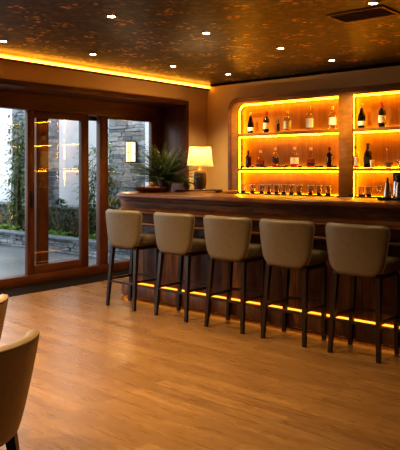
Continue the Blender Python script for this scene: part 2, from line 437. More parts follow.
# courtyard plants
def bamboo(x, y, h, spread, n, label, m=M_bamboo, z=.17, ll=(.09,.17), group='tall leafy plants in the courtyard'):
    t = thing('bamboo_plant', label, 'plant', (x, y, z), 0, group)
    st = MB(); lf = MB()
    n = int(n*2.2); ns = max(4, int(n/90))
    for i in range(ns):
        a = random.uniform(0, 2*PI); r = random.uniform(0, spread*.35); H = h*random.uniform(.7, 1.0)
        bx, by = r*math.cos(a), r*math.sin(a)*.6; tx = bx+random.uniform(-.5,.5)*spread; ty = by+random.uniform(-.3,.3)*spread
        pts = [(bx+(tx-bx)*q*q, by+(ty-by)*q*q, H*q) for q in (0,.25,.5,.75,1)]
        st.tube(pts, [.010,.009,.007,.005,.002], 5)
        for k in range(n//ns):
            q = random.uniform(.12, 1.0)
            p = Vector((bx+(tx-bx)*q*q, by+(ty-by)*q*q, H*q)) + Vector((random.gauss(0,spread*.22), random.gauss(0,spread*.14), random.uniform(-.04,.04)))
            an = random.uniform(0, 2*PI)
            lf.leaf(p, (math.cos(an), math.sin(an)*.8, random.uniform(-.5,.5)), random.uniform(*ll), random.uniform(.024,.045), droop=.25)
    st.build('stem', M_culm, t); lf.build('foliage', m, t, smooth=0); return t
bamboo(-10.62, 6.86, 2.30, .50, 620, 'tall bamboo behind the planter wall left of the sliding door')
bamboo(-10.15, 6.95, 1.75, .40, 300, 'shorter bamboo half hidden by the sliding door left frame')
bamboo(-8.36, 6.80, 1.62, .34, 280, 'slender bamboo seen in the narrow gap right of sliding door')
bamboo(-7.98, 6.85, 1.72, .30, 300, 'leafy bamboo against the stone pillar, left of the lantern')
bamboo(-7.62, 6.84, .80, .36, 240, 'low yellowing shrub at the foot of the lantern pillar', M_dryleaf)
def shrub(x, y, w, h, n, label, m=M_shrub, z=.17, ll=(.05,.11)):
    t = thing('garden_shrub', label, 'shrub', (x, y, z), 0, 'dark shrubs in the planter')
    st = MB(); lf = MB()
    for i in range(7):
        a = random.uniform(0, 2*PI); st.tube([(0,0,0), (math.cos(a)*w*.3, math.sin(a)*w*.2, h*.5), (math.cos(a)*w*.42, math.sin(a)*w*.3, h*.85)], [.012,.008,.003], 5)
    for i in range(n):
        a = random.uniform(0, 2*PI); r = math.sqrt(random.random()); q = random.random()
        wz = math.sin(PI*min(1, .25+q*.75))
        p = Vector((math.cos(a)*r*w*.5*wz, math.sin(a)*r*w*.38*wz, q*h))
        lf.leaf(p, (math.cos(a), math.sin(a), random.uniform(-.1,.9)), random.uniform(*ll), random.uniform(.03,.05), droop=.2)
    st.build('stem', M_culm, t); lf.build('foliage', m, t, smooth=0); return t
shrub(-11.05, 6.90, 0.51, .50, 260, 'dark shrub at the far left of the planter')
shrub(-10.35, 6.90, 0.42, .42, 200, 'dark shrub under the tall bamboo')
shrub(-9.30, 6.90, 0.64, .66, 420, 'largest dark shrub, seen through the middle of the sliding door')
shrub(-8.95, 6.90, 0.51, .42, 260, 'dark shrub seen by the right stile of the sliding door')
shrub(-9.75, 6.90, 0.42, .46, 240, 'dark shrub seen beside the rear door post')
shrub(-8.30, 6.90, 0.42, .48, 240, 'dark shrub below the slender bamboo')
shrub(-7.75, 6.90, 0.42, .42, 220, 'dark shrub below the lantern')
def hosta(x, y, w, h, label):
    t = thing('low_leafy_plant', label, 'plant', (x, y, .17), 0, 'bright low plants along the planter edge')
    lf = MB()
    for i in range(46):
        a = random.uniform(0, 2*PI); e = random.uniform(.3, 1.3); r = random.uniform(0, .04)
        lf.leaf((math.cos(a)*r+random.gauss(0,.03)*w/.25, math.sin(a)*r, random.uniform(0,.05)), (math.cos(a)*math.cos(e), math.sin(a)*math.cos(e), math.sin(e)), random.uniform(.6,1.1)*h*1.1, random.uniform(.04,.07), droop=.35)
    lf.build('foliage', M_hosta, t, smooth=0)
    st = MB().lathe([(.03,0),(.012,.05)], n=8); st.build('crown', M_culm, t)
ords = ['first', 'second', 'third', 'fourth', 'fifth', 'sixth', 'seventh', 'eighth', 'ninth', 'tenth', 'eleventh', 'twelfth']
for i, x in enumerate([-11.0, -10.72, -10.42, -9.55, -9.30, -9.05, -8.82, -8.35, -8.12, -7.7]):
    hosta(x+random.uniform(-.03,.03), 6.66, .25, random.uniform(.15,.20), 'bright green low plant behind the planter coping, %s from the left' % ords[i])
t = thing('garden_spotlight', 'small warm spotlight among the plants below tall bamboo', 'light', (-10.85, 6.92, .17))
MB().tube([(0,0,0),(0,0,.14)], .008).build('stake', M_darkmetal, t)
MB().lathe([(.02,0),(.03,.02),(.033,.08),(.028,.08)], (0,0,.14), 12).build('housing', M_darkmetal, t)
MB().lathe([(0,0),(.026,0),(.026,.002)], (0,0,.222), 12).build('lens', M_bulb, t)
def pt_light(name, loc, e, c, r=.03, parent=None):
    l = bpy.data.lights.new(name, 'POINT'); l.energy = e; l.color = c; l.shadow_soft_size = r
    o = bpy.data.objects.new(name, l); col.objects.link(o); o.location = loc
    if parent: o.parent = parent
    return o
pt_light('spotlight_glow', (0,0,.29), 5, (1,.6,.28), .03, t)
pt_light('lantern_glow_light', (-7.776, 7.02, 1.65), 6, (1,.62,.28), .05)

# ------------------------------------------------------------------ bar counter (L shaped with a rounded corner)
BX1, BYF, BXL, BYE = 1.2, 4.40, -5.25, 6.0
def lplan(o, inner=0.0, rad=.46):
    xl, yf = BXL+o*.6, BYF+o; r = max(.2, rad-o*1.6)
    pts = [(BX1, yf)]
    for i in range(17):
        a = -PI/2 - (PI/2)*i/16
        pts.append((xl+r+r*math.cos(a), yf+r+r*math.sin(a)))
    ye = BYE - min(o, .1)
    pts += [(xl, ye), (BXL+.66-inner, ye), (BXL+.66-inner, BYF+.66-inner), (BX1, BYF+.66-inner)]
    return pts
bar = thing('bar_counter', 'long dark polished wooden bar with rounded corner and amber lit foot', 'bar counter')
MB().prism(lplan(0), 1.062, 1.11, .018, 4).build('countertop', M_bartop, bar)
b_ = MB().prism(lplan(.045, .01), 1.04, 1.062).prism(lplan(.085, .03), .93, 1.04, .008, 2).build('apron', M_barwood, bar)
MB().prism(lplan(.045, .03), .905, .93, .011, 3).build('moulding', M_bartop, bar)
MB().prism(lplan(.14, .03), .81, .905, .004, 1).build('lower_apron', M_barwood, bar)
MB().prism(lplan(.10, .03), .782, .81, .012, 3).build('moulding', M_bartop, bar)
body = MB().prism(lplan(.22, .03), .15, .782)
# raised vertical battens on the front
for k in range(20):
    x = -4.80 + k*.31
    if x < BX1-.05: body.box(x-.004, x+.004, BYF+.217, BYF+.222, .17, .78)
body.build('front_panelling', M_barpanel, bar)
MB().prism(lplan(.10, .03), .035, .15, .006, 2).build('foot_plinth', M_barpanel, bar)
MB().prism(lplan(.19, .03), .0, .035).build('toe_kick', M_black, bar)
def strip(o, z0, z1, w=.012, x1=BX1-.02):
    a = lplan(o)[:-3]; b = lplan(o+w)[:-3]
    a[0] = (x1, a[0][1]); b[0] = (x1, b[0][1])
    m = MB(); n = len(a); V = []
    for (p, q) in zip(a, b):
        V.append([m.bm.verts.new((*p, z0)), m.bm.verts.new((*p, z1)), m.bm.verts.new((*q, z1)), m.bm.verts.new((*q, z0))])
    for A, B in zip(V, V[1:]):
        for k in range(4):
            j = (k+1) % 4; m.bm.faces.new((A[k], B[k], B[j], A[j]))
    m.bm.faces.new(V[0]); m.bm.faces.new(list(reversed(V[-1])))
    return m
strip(.204, .152, .166).build('led_strip', M_ledfoot, bar)
strip(.150, .022, .034).build('led_strip', M_ledfoot, bar)

# ------------------------------------------------------------------ back bar: cabinet below, lit shelves above
UX0, UX1, UF, UB = -5.345, -1.85, 6.76, 6.985
cab = thing('back_bar_cabinet', 'low wooden cabinet with worktop against the wall behind the bar', 'cabinet')
MB().box(UX0-.05, UX1+.05, 6.50, 6.985, 1.0, 1.035, .006).build('worktop', M_bartop, cab)
MB().box(UX0, UX1, 6.55, 6.985, .08, 1.0).box(UX0+.03, UX1-.03, 6.60, 6.98, 0, .08).build('carcass', M_barwood, cab)
for k in range(6):
    x0 = UX0+.01+k*(UX1-UX0-.02)/6; x1 = x0+(UX1-UX0-.02)/6-.008
    dr = MB().box(x0, x1, 6.528, 6.548, .10, .98, .003).build('door', M_barpanel, cab)
    MB().tube([(x1-.05,6.527,.62),(x1-.05,6.50,.62),(x1-.05,6.50,.76),(x1-.05,6.527,.76)], .006, 6).build('handle', M_brass, dr)
sh = thing('back_bar_shelving', 'wooden back bar shelving with rounded corner, lit amber from behind', 'shelving')
ZB, ZT = 1.035, 2.305
DX0, DX1 = -3.70, -3.515
IX0, IZT = -5.205, 2.235
CX0, WX1 = -5.292, -3.585
def arc(cx, cz, r, a0, a1, n=10): return [(cx+r*math.cos(a0+(a1-a0)*i/n), cz+r*math.sin(a0+(a1-a0)*i/n)) for i in range(n+1)]
# outer frame (left stile + head) as one swept outline with rounded corner
outer = [(UX0, ZB)] + arc(UX0+.15, ZT-.15, .15, PI, PI/2) + [(UX1, ZT)]
inner = [(IX0, ZB)] + arc(IX0+.10, IZT-.10, .10, PI, PI/2) + [(UX1, IZT)]
fm = MB()
def frame_strip(m, A, B, y0, y1):
    V = []
    for p, q in zip(A, B):
        V.append([m.bm.verts.new((p[0], y0, p[1])), m.bm.verts.new((q[0], y0, q[1])), m.bm.verts.new((q[0], y1, q[1])), m.bm.verts.new((p[0], y1, p[1]))])
    for a, b in zip(V, V[1:]):
        for k in range(4):
            j = (k+1) % 4; m.bm.faces.new((a[k], b[k], b[j], a[j]))
    m.bm.faces.new(V[0]); m.bm.faces.new(list(reversed(V[-1])))
frame_strip(fm, outer, inner, UF, UF+.03)
cavity = [(CX0, ZB)] + arc(CX0+.11, IZT+.004-.11, .11, PI, PI/2) + [(UX1, IZT+.004)]
frame_strip(fm, outer, cavity, UF+.03, UB)
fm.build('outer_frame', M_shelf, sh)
ol = [(UX0-.012, ZB)] + arc(UX0+.15, ZT-.15, .162, PI, PI/2) + [(UX1, ZT+.012)]
il = [(UX0+.03, ZB)] + arc(UX0+.15, ZT-.15, .12, PI, PI/2) + [(UX1, ZT-.03)]
fm = MB(); frame_strip(fm, ol, il, UF-.018, UF-.001); fm.build('frame_moulding', M_bartop, sh)
MB().box(DX0, DX1, UF, UF+.03, ZB, IZT, .004).box(DX0+.001, WX1, UF+.03, UB, ZB, IZT+.004).build('divider', M_shelf, sh)
MB().box(UX1-.12, UX1, UF, UB, ZB, IZT, .004).build('end_panel', M_shelf, sh)
bb = MB()
bb.box(UX0+.06, UX1-.01, UB-.014, UB-.002, ZB, ZT-.05)
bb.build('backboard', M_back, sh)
for (x0, x1) in ((CX0+.001, DX0), (WX1+.001, UX1-.12)):
    MB().box(x0, x1, UF+.031, UB-.015, 1.80, 1.84).box(max(x0, IX0) if x0 < -5 else DX1, x1, UF+.005, UF+.031, 1.80, 1.84, .004).build('shelf', M_shelf, sh)
    MB().box(x0, x1, UF+.031, UB-.015, 1.335, 1.375).box(max(x0, IX0) if x0 < -5 else DX1, x1, UF+.005, UF+.031, 1.335, 1.375, .004).build('shelf', M_shelf, sh)
    yl0, yl1 = UB-.082, UB-.066
    for ci, (z0, z1) in enumerate(((ZB, 1.335), (1.375, 1.80), (1.84, IZT))):
        m = MB(); w = .010
        curved = (ci == 2 and x0 < -5)
        if curved:
            A = [(x0, z0)] + arc(x0+.10, z1-.10, .10, PI, PI/2) + [(x1, z1)]
            B = [(x0+w, z0)] + arc(x0+.10, z1-.10, .10-w, PI, PI/2) + [(x1, z1-w)]
            frame_strip(m, A, B, yl0, yl1)
            m.box(x1-w, x1, yl0, yl1, z0+w, z1-w)
        else:
            m.box(x0, x0+w, yl0, yl1, z0, z1); m.box(x1-w, x1, yl0, yl1, z0, z1); m.box(x0+w, x1-w, yl0, yl1, z1-w, z1)
        m.box(x0+w, x1-w, UB-.022, UB-.0145, z0, z0+.005)
        m.build('led_strip', M_led, sh)

# ------------------------------------------------------------------ bottles
def prof_wine(r, h): return [(r*.9,0),(r,.012),(r,h*.58),(r*.85,h*.66),(r*.42,h*.73),(r*.34,h*.78),(r*.34,h*.94),(r*.40,h*.945),(r*.40,h*.97),(r*.34,h*.975),(r*.34,h)]
def prof_champ(r, h): return [(r*.9,0),(r,.012),(r,h*.42),(r*.88,h*.54),(r*.60,h*.66),(r*.38,h*.78),(r*.33,h*.93),(r*.42,h*.935),(r*.42,h*.96),(r*.36,h)]
def prof_spirit(r, h): return [(r*.93,0),(r,.012),(r,h*.60),(r*.93,h*.66),(r*.62,h*.72),(r*.38,h*.76),(r*.34,h*.88),(r*.34,h*.89)]
def prof_round(r, h): return [(r*.75,0),(r*.98,.03*h/.2),(r,h*.25),(r*.86,h*.45),(r*.52,h*.60),(r*.32,h*.68),(r*.30,h*.86)]
def bottle(name, kind, x, y, z, h, r, glass_m, label, lab=None, capm=M_black, liq=None, lz=(.16,.46)):
    t = thing(name, label, 'bottle', (x, y, z), 0, 'bottles on the back bar shelves')
    P = dict(wine=prof_wine, champ=prof_champ, spirit=prof_spirit, round=prof_round)[kind](r, h)
    MB().lathe(P, n=18).build('glass_body', glass_m, t)
    if liq is not None:
        lv = h*(.55 if kind != 'round' else .42)
        rr = [(max(.001, a*.90), b+.004) for a, b in P if b <= lv] 
        rr.append((rr[-1][0], lv)); MB().lathe(rr, n=18).build('liquid', liq, t)
    if lab is not None:
        if kind == 'round': lr = r*1.01
        else: lr = r*1.015
        MB().lathe([(lr, h*lz[0]), (lr, h*lz[1])], n=24, cap=False).build('label_band', lab, t)
    if kind in ('wine', 'champ'):
        MB().lathe([(r*.37,h*(.76 if kind=='wine' else .74)),(r*.36,h*.93),(r*.44,h*.935),(r*.44,h*.97),(r*.38,h*1.005),(0,h*1.005)], n=16, cap=False).build('foil_capsule', capm, t)
    else:
        MB().lathe([(r*.36,h*.86),(r*.38,h*.88),(r*.38,h*.985),(r*.34,h),(0,h)], n=16, cap=False).build('cap', capm, t)
    return t
z1, z2, zb = 1.841, 1.376, 1.036
yb = 6.835
bottle('champagne_bottle', 'champ', -5.045, yb, z1, .275, .042, M_green, 'gold foiled champagne bottle, leftmost on the top shelf', M_white_label, M_gold, None, (.10,.28))
bottle('wine_bottle', 'wine', -4.79, yb, z1, .275, .040, M_darkglass, 'red capped wine bottle on the top shelf of the left bay', M_paper, M_red)
bottle('dark_mark_bottle', 'spirit', -4.63, yb+.04, z1, .17, .018, M_darkglass, 'slim dark bottle shape standing in for a small dark mark right of the red capped wine bottle in left bay', None, M_black)  # bottle shape added in place of a small dark mark on the backboard
bottle('spirit_bottle', 'spirit', -4.463, yb, z1, .27, .046, M_clear, 'clear spirit bottle with cream label, middle of the top left shelf', M_paper, M_gold, M_straw, (.14,.50))
bottle('spirit_bottle', 'spirit', -4.139, yb, z1, .30, .045, M_clear, 'tall pale spirit bottle, second from the divider on the top left shelf', M_white_label, M_gold, M_straw, (.12,.50))
bottle('spirit_bottle', 'spirit', -3.819, yb, z1, .28, .044, M_clear, 'clear spirit bottle nearest the divider on the top left shelf', M_paper, M_gold, M_straw, (.18,.52))
bottle('champagne_bottle', 'champ', -3.438, yb, z1, .285, .044, M_green, 'green champagne bottle with gold foil just right of the divider', M_paper, M_gold, None, (.10,.28))
bottle('wine_bottle', 'wine', -3.185, yb, z1, .285, .041, M_darkglass, 'dark wine bottle with red capsule on the top right shelf', M_paper, M_red)
bottle('spirit_bottle', 'spirit', -5.085, yb, z2, .235, .040, M_brown, 'slender brown bottle with dark neck, leftmost on the middle shelf', None, M_black, M_redspirit)
bottle('decanter_bottle', 'round', -4.884, yb, z2, .235, .054, M_clear, 'round shouldered amber spirit bottle on the middle shelf', M_blacklabel, M_gold, M_amber, (.06,.22))
bottle('spirit_bottle', 'spirit', -4.647, yb, z2, .265, .043, M_clear, 'amber spirit bottle with black label on the middle shelf, third from left', M_blacklabel, M_gold, M_redspirit, (.30,.50))
bottle('whisky_bottle', 'spirit', -4.358, yb, z2, .265, .050, M_clear, 'broad amber whisky bottle with cream label in the middle of the left bay', M_paper, M_gold, M_amber, (.20,.50))
bottle('spirit_bottle', 'round', -4.12, yb, z2, .255, .052, M_clear, 'amber bottle with dark label, second from the divider on the middle shelf', M_blacklabel, M_gold, M_amber, (.10,.26))
bottle('spirit_bottle', 'spirit', -3.86, yb, z2, .25, .042, M_brown, 'brown spirit bottle with black shoulders nearest the divider on the middle shelf', None, M_black, M_redspirit)
bottle('liqueur_bottle', 'spirit', -3.541+.02, yb, z2, .26, .042, M_clear, 'red and white labelled liqueur bottle just right of the divider', M_white_label, M_red, M_redspirit, (.10,.50))
bottle('wine_bottle', 'wine', -3.362, yb, z2, .285, .045, M_darkglass, 'tall near black wine bottle on the middle right shelf', M_blacklabel, M_black)
# small cream cup beside it, mixing bowl with spoon, steel jug
t = thing('small_cup', 'small cream cup beside the near black wine bottle', 'cup', (-3.285, 6.79, z2))
MB().lathe([(.018,0),(.022,.005),(.026,.09),(.023,.09),(.019,.01),(0,.01)], n=16).build('cup_body', M_paper, t)
t = thing('mixing_bowl', 'small footed bowl with a spoon standing in it on middle right shelf', 'bowl', (-3.10, 6.82, z2))
MB().lathe([(.03,0),(.026,.012),(.035,.02),(.058,.055),(.062,.06),(.055,.055),(.03,.024),(0,.022)], n=20).build('bowl_body', M_cream, t)
MB().tube([(-.01,0,.03),(-.018,0,.20)], .0035, 6).lathe([(0,0),(.008,.006),(.008,.02),(0,.028)], (-.018,0,.195), 8).build('spoon', M_steel, t)
t = thing('steel_jug', 'small steel jug with curved spout at the right end of middle shelf', 'jug', (-2.93, 6.82, z2))
MB().lathe([(.045,0),(.05,.01),(.048,.07),(.034,.11),(.036,.12),(0,.125)], n=18).build('jug_body', M_steel, t)
MB().tube([(-.045,0,.05),(-.075,0,.08),(-.085,0,.12),(-.10,0,.13)], [.012,.009,.007,.006], 8).build('spout', M_steel, t)
MB().tube([(.045,0,.09),(.085,0,.085),(.085,0,.03),(.048,0,.025)], .006, 6).build('handle', M_black, t)
# small dark dishes along the front of the middle shelf
dish = None
for i, x in enumerate([-5.16, -4.985, -4.77, -4.55, -4.47, -4.25, -4.02, -3.945, -3.765]):
    lb = 'small dark dish near the middle shelf front, %s from the rounded frame side' % ords[i]
    if dish is None:
        dish = thing('small_dish', lb, 'dish', (x, 6.785, z2), 0, 'small dark dishes on the middle shelf')
        MB().lathe([(.022,0),(.026,.004),(.038,.022),(.036,.024),(.024,.008),(0,.007)], n=16).build('dish_body', M_black, dish)
    else: dup(dish, (x, 6.785, z2), 0, lb)
# tumblers on dark mats
matt = thing('bar_mat', 'long dark rubber mat under the tumblers in the left bay', 'mat', (-4.47, 6.76, zb))
MB().box(-.70, .70, -.07, .07, 0, .010, .003).build('mat_pad', M_black, matt)
MB().box(-.705, .705, -.078, -.070, 0, .016, .002).build('mat_lip', M_black, matt)
tum = None
for i, x in enumerate([-5.12, -4.965, -4.82, -4.705, -4.585, -4.475, -4.36, -4.245, -4.085, -3.965, -3.84]):
    lb = 'clear tumbler on the dark mat below the left bay, %s from the left' % ords[i]
    if tum is None:
        tum = thing('tumbler', lb, 'glass', (x, 6.77, zb+.011), 0, 'tumblers on the left mat')
        MB().lathe([(.031,.022),(.038,.115),(.0355,.115),(.0295,.026),(0,.026)], n=20, cap=False).build('glass_wall', M_tumbler, tum)
        MB().lathe([(.028,0),(.031,.004),(.0315,.024),(0,.024)], n=20).build('thick_base', M_darkglass, tum)
        MB().lathe([(.0355,.113),(.0385,.113),(.0385,.117),(.0355,.117)], n=20, cap=False).build('rim', M_cream, tum)
    else: dup(tum, (x, 6.77, zb+.011), 0, lb)
dup(matt, (-2.98, 6.76, zb), 0, 'dark rubber mat under the glassware in the right bay')
for x, lb in ((-3.41, 'clear tumbler right of the divider, left one of the pair'), (-3.31, 'clear tumbler right of the divider, right one of the pair')):
    dup(tum, (x, 6.77, zb+.011), 0, lb, 'tumblers on the right mat')
for x, lb in ((-3.60+.09, 'dark dish on the worktop mat right beside the divider'), (-3.36, 'dark dish between the pair of tumblers in right bay')):
    dup(dish, (x, 6.715, zb+.011 if x > -3.68 else zb), 0, lb, 'dark dishes on the right mat')
t = thing('wine_goblet', 'stemmed glass with wide foot in the right bay beside the steel shakers', 'glass', (-3.19, 6.77, zb+.011))
MB().lathe([(.036,0),(.036,.003),(.006,.008),(.004,.05),(.02,.065),(.034,.09),(.032,.125),(.030,.125),(.031,.09),(.0,.066)], n=20).build('goblet_body', M_tumbler, t)

# ------------------------------------------------------------------ things on the bar counter
zc = 1.1105
t = thing('table_lamp', 'lit table lamp with cream drum shade at the end of bar', 'lamp', (-4.955, 5.70, zc))
MB().lathe([(.064,0),(.070,.004),(.072,.02),(.068,.035),(.079,.07),(.079,.185),(.068,.215),(.03,.228),(.0,.228)], n=24).build('lamp_base', M_ceramic, t)
MB().lathe([(.03,.228),(.034,.235),(.02,.25),(.014,.275),(.014,.33)], n=16).build('neck', M_brass, t)
sm = MB().lathe([(.157,.285),(.128,.515)], n=36, cap=False).build('lamp_shade', M_shade, t)
MB().tube([(.157*math.cos(a*PI/18), .157*math.sin(a*PI/18), .287) for a in range(36)], .003, 6, True).tube([(.128*math.cos(a*PI/18), .128*math.sin(a*PI/18), .513) for a in range(36)], .003, 6, True).build('shade_rim', M_paper, t)
MB().lathe([(.012,.33),(.028,.36),(.030,.385),(.018,.405),(0,.41)], n=14).build('bulb', M_bulb, t)
pt_light('lamp_light', (0,0,.44), 21, (1,.64,.27), .03, t)

t = thing('potted_fern', 'bushy dark green potted fern on the bar beside the lamp', 'plant', (-4.98, 5.13, zc))
MB().lathe([(.055,0),(.062,.006),(.085,.12),(.088,.13),(.078,.13),(.074,.115),(0,.115)], n=24).build('pot', M_ceramic, t)
MB().lathe([(.074,.116),(.04,.123),(0,.125)], n=20, cap=False).build('soil', M_soil, t)
fr = MB(); pf = MB()
for i in range(130):
    a = random.uniform(0, 2*PI); e = R(random.uniform(8, 88)); ln = random.uniform(.24, .36)*(1.0+.42*math.sin(e)**2)
    d = Vector((math.cos(a)*math.cos(e), math.sin(a)*math.cos(e), math.sin(e))); hz = Vector((math.cos(a), math.sin(a), 0))
    p = Vector((math.cos(a)*.02, math.sin(a)*.02, .12)); pts = [p.copy()]
    for k in range(8):
        d = (d + Vector((0,0,-.055)) + hz*.05).normalized(); p = p + d*ln/8; pts.append(p.copy())
    fr.tube(pts, [.0022*(1-k/10) for k in range(9)], 4)
    tgt = pf if (i % 16 == 3 and e > 1.0) else fr
    for k in range(2, 9):
        q = pts[k]; dd = (pts[k]-pts[k-1]).normalized(); sd = dd.cross(Vector((0,0,1)))
        if sd.length < .01: sd = Vector((1,0,0))
        sd.normalize(); w = .085*(1-abs(k-4.5)/6.5)
        for s_ in (-1, 1):
            tgt.leaf(q, dd*.8+sd*s_*.8, w, .016, droop=.25)
            tgt.leaf((q+pts[k-1])/2, dd*.8+sd*s_*.8, w, .016, droop=.25)
fr.build('fronds', M_fern, t, smooth=0); pf.build('lit_fronds', M_litfern, t, smooth=0)  # second set is paler: light on the fern's top put into the colour

t = thing('serving_dish', 'wide shallow dark wooden dish on the rounded corner of bar', 'dish', (-4.90, 4.81, zc))
MB().lathe([(.10,0),(.12,.004),(.165,.032),(.180,.052),(.172,.054),(.15,.034),(.10,.014),(0,.012)], n=32).build('dish_body', M_barwood, t)
petals = [(-.05,.02), (.0,.05), (.03,-.02), (.07,.03), (.02,.01)]
for i, (dx, dy) in enumerate(petals):
    t = thing('dried_flower', 'cream dried flower head in the wooden dish, %s' % ['leftmost in the heap', 'at the back of heap', 'at the front of heap', 'at the right of heap', 'on top of heap'][i], 'flower', (-4.90+dx, 4.81+dy, zc+.016+(.045 if i == 4 else 0)), 0, 'cream flowers in the dish')
    m = MB()
    for k in range(26):
        a = random.uniform(0, 2*PI); e = random.uniform(.1, 1.4)
        m.leaf((0,0,.012), (math.cos(a)*math.cos(e), math.sin(a)*math.cos(e), math.sin(e)), .042, .022, droop=-.1)
    m.build('petals', M_bread, t, smooth=0); MB().lathe([(.012,0),(.016,.012),(0,.022)], n=10).build('calyx', M_culm, t)
t = thing('serving_board', 'flat wooden serving board between the fern and lamp', 'board', (-4.82, 5.33, zc), R(50))
MB().box(-.15, .15, -.08, .08, 0, .016, .005).build('board_slab', M_bartop, t)
MB().box(.15, .23, -.018, .018, .002, .014, .004).build('handle', M_bartop, t)
t = thing('menu_folder', 'closed black menu folder lying flat right of the lamp', 'menu', (-4.72, 5.66, zc), R(40))
MB().box(-.11, .11, -.15, .15, 0, .004, .001).box(-.11, .11, -.15, .15, .012, .016, .001).box(-.113, -.109, -.15, .15, 0, .016, .001).build('cover', M_black, t)
MB().box(-.107, .105, -.145, .145, .0045, .0115).build('pages', M_paper, t)
t = thing('small_succulent', 'small dark rounded plant in a pot left of lamp', 'plant', (-5.10, 5.62, zc))
MB().lathe([(.028,0),(.032,.004),(.042,.05),(.036,.05),(.034,.042),(0,.042)], n=18).build('pot', M_ceramic, t)
m = MB()
for k in range(120):
    a = random.uniform(0, 2*PI); e = random.uniform(-.2, 1.5)
    m.leaf((0,0,.055), (math.cos(a)*math.cos(e), math.sin(a)*math.cos(e), math.sin(e)), .062, .02, droop=.05)
m.build('foliage', M_fern, t, smooth=0)

# steel shakers on a tray at the right
t = thing('black_tray', 'thin black tray under the steel shakers at the right', 'tray', (-2.09, 4.845, zc), R(8))
MB().box(-.17, .17, -.09, .09, 0, .008, .003).build('tray_base', M_black, t)
m = MB()
m.box(-.17, .17, -.09, -.084, .008, .016).box(-.17, .17, .084, .09, .008, .016).box(-.17, -.164, -.084, .084, .008, .016).box(.164, .17, -.084, .084, .008, .016)
m.build('tray_lip', M_black, t)
def shaker(x, y, r0, r1, h, hl, rl, label):
    t = thing('cocktail_shaker', label, 'shaker', (x, y, zc+.0085), 0, 'steel shakers on the black tray')
    MB().lathe([(r0*.95,0),(r0,.006),(r0*.98,h*.3),(r1,h),(0,h)], n=22).build('steel_body', M_steel, t)
    MB().lathe([(r1*1.02,h),(rl,h+.01),(rl,h+hl*.85),(rl*.8,h+hl),(0,h+hl)], n=20).build('black_lid', M_black, t)
    return t
shaker(-2.19, 4.80, .031, .014, .13, .040, .008, 'slim steel shaker with thin black top, leftmost on the tray')
shaker(-2.145, 4.885, .038, .028, .14, .072, .036, 'steel shaker with broad black lid in the middle of tray')
shaker(-2.095, 4.81, .036, .022, .135, .062, .030, 'steel shaker with black lid at the right of tray')

# ------------------------------------------------------------------ bar stools
def stool_back():
    m = MB(); bm = m.bm
    nu, rows = 18, []
    z0, z1, rt, rb = .585, .955, .055, .09
    zs = []
    H = z1-z0
    vs = [0,.01,.04,.09,.16,.25,.36,.48,.60,.72,.81,.87,.915,.945,.968,.985,.996,1]
    F, B = [], []
    for v in vs:
        z = z0 + v*H
        w = .198 + (.262-.198)*(v**.75)
        dt = (z1-z); db = (z-z0)
        if dt < rt: w = w - rt + math.sqrt(max(0, rt*rt-(rt-dt)**2))
        if db < rb: w = w - rb + math.sqrt(max(0, rb*rb-(rb-db)**2))
        ev = min(1, (min(dt, db)/.022)) ; ev = math.sqrt(max(0, 1-(1-ev)**2))
        fr_, bk = [], []
        for i in range(nu+1):
            u = -1+2*i/nu
            u = math.sin(u*PI/2)*.35 + u*.65
            x = u*w
            yc = -.135 - .045*v + .62*(x*x)*(.55+.9*v)
            eu = math.sqrt(max(0, 1-min(1, abs(u))**10))
            th = .027*(.12+.88*ev*eu)
            sl = Vector((-2*.62*(.55+.9*v)*x, 1, 0)).normalized()
            fr_.append(bm.verts.new(Vector((x, yc, z)) + sl*th)); bk.append(bm.verts.new(Vector((x, yc, z)) - sl*th))
        F.append(fr_); B.append(bk)
    n = len(vs)
    for r in range(n-1):
        for i in range(nu):
            bm.faces.new((F[r][i], F[r][i+1], F[r+1][i+1], F[r+1][i])); bm.faces.new((B[r][i+1], B[r][i], B[r+1][i], B[r+1][i+1]))
        bm.faces.new((F[r][0], F[r+1][0], B[r+1][0], B[r][0])); bm.faces.new((F[r+1][nu], F[r][nu], B[r][nu], B[r+1][nu]))
    for i in range(nu):
        bm.faces.new((F[0][i+1], F[0][i], B[0][i], B[0][i+1])); bm.faces.new((F[-1][i], F[-1][i+1], B[-1][i+1], B[-1][i]))
    # piping line along the rim, following the back face edge
    rim = []
    for r in range(3, n): rim.append((F[r][0].co+B[r][0].co)/2)
    for i in range(1, nu): rim.append((F[-1][i].co+B[-1][i].co)/2)
    for r in reversed(range(3, n)): rim.append((F[r][nu].co+B[r][nu].co)/2)
    return m, rim
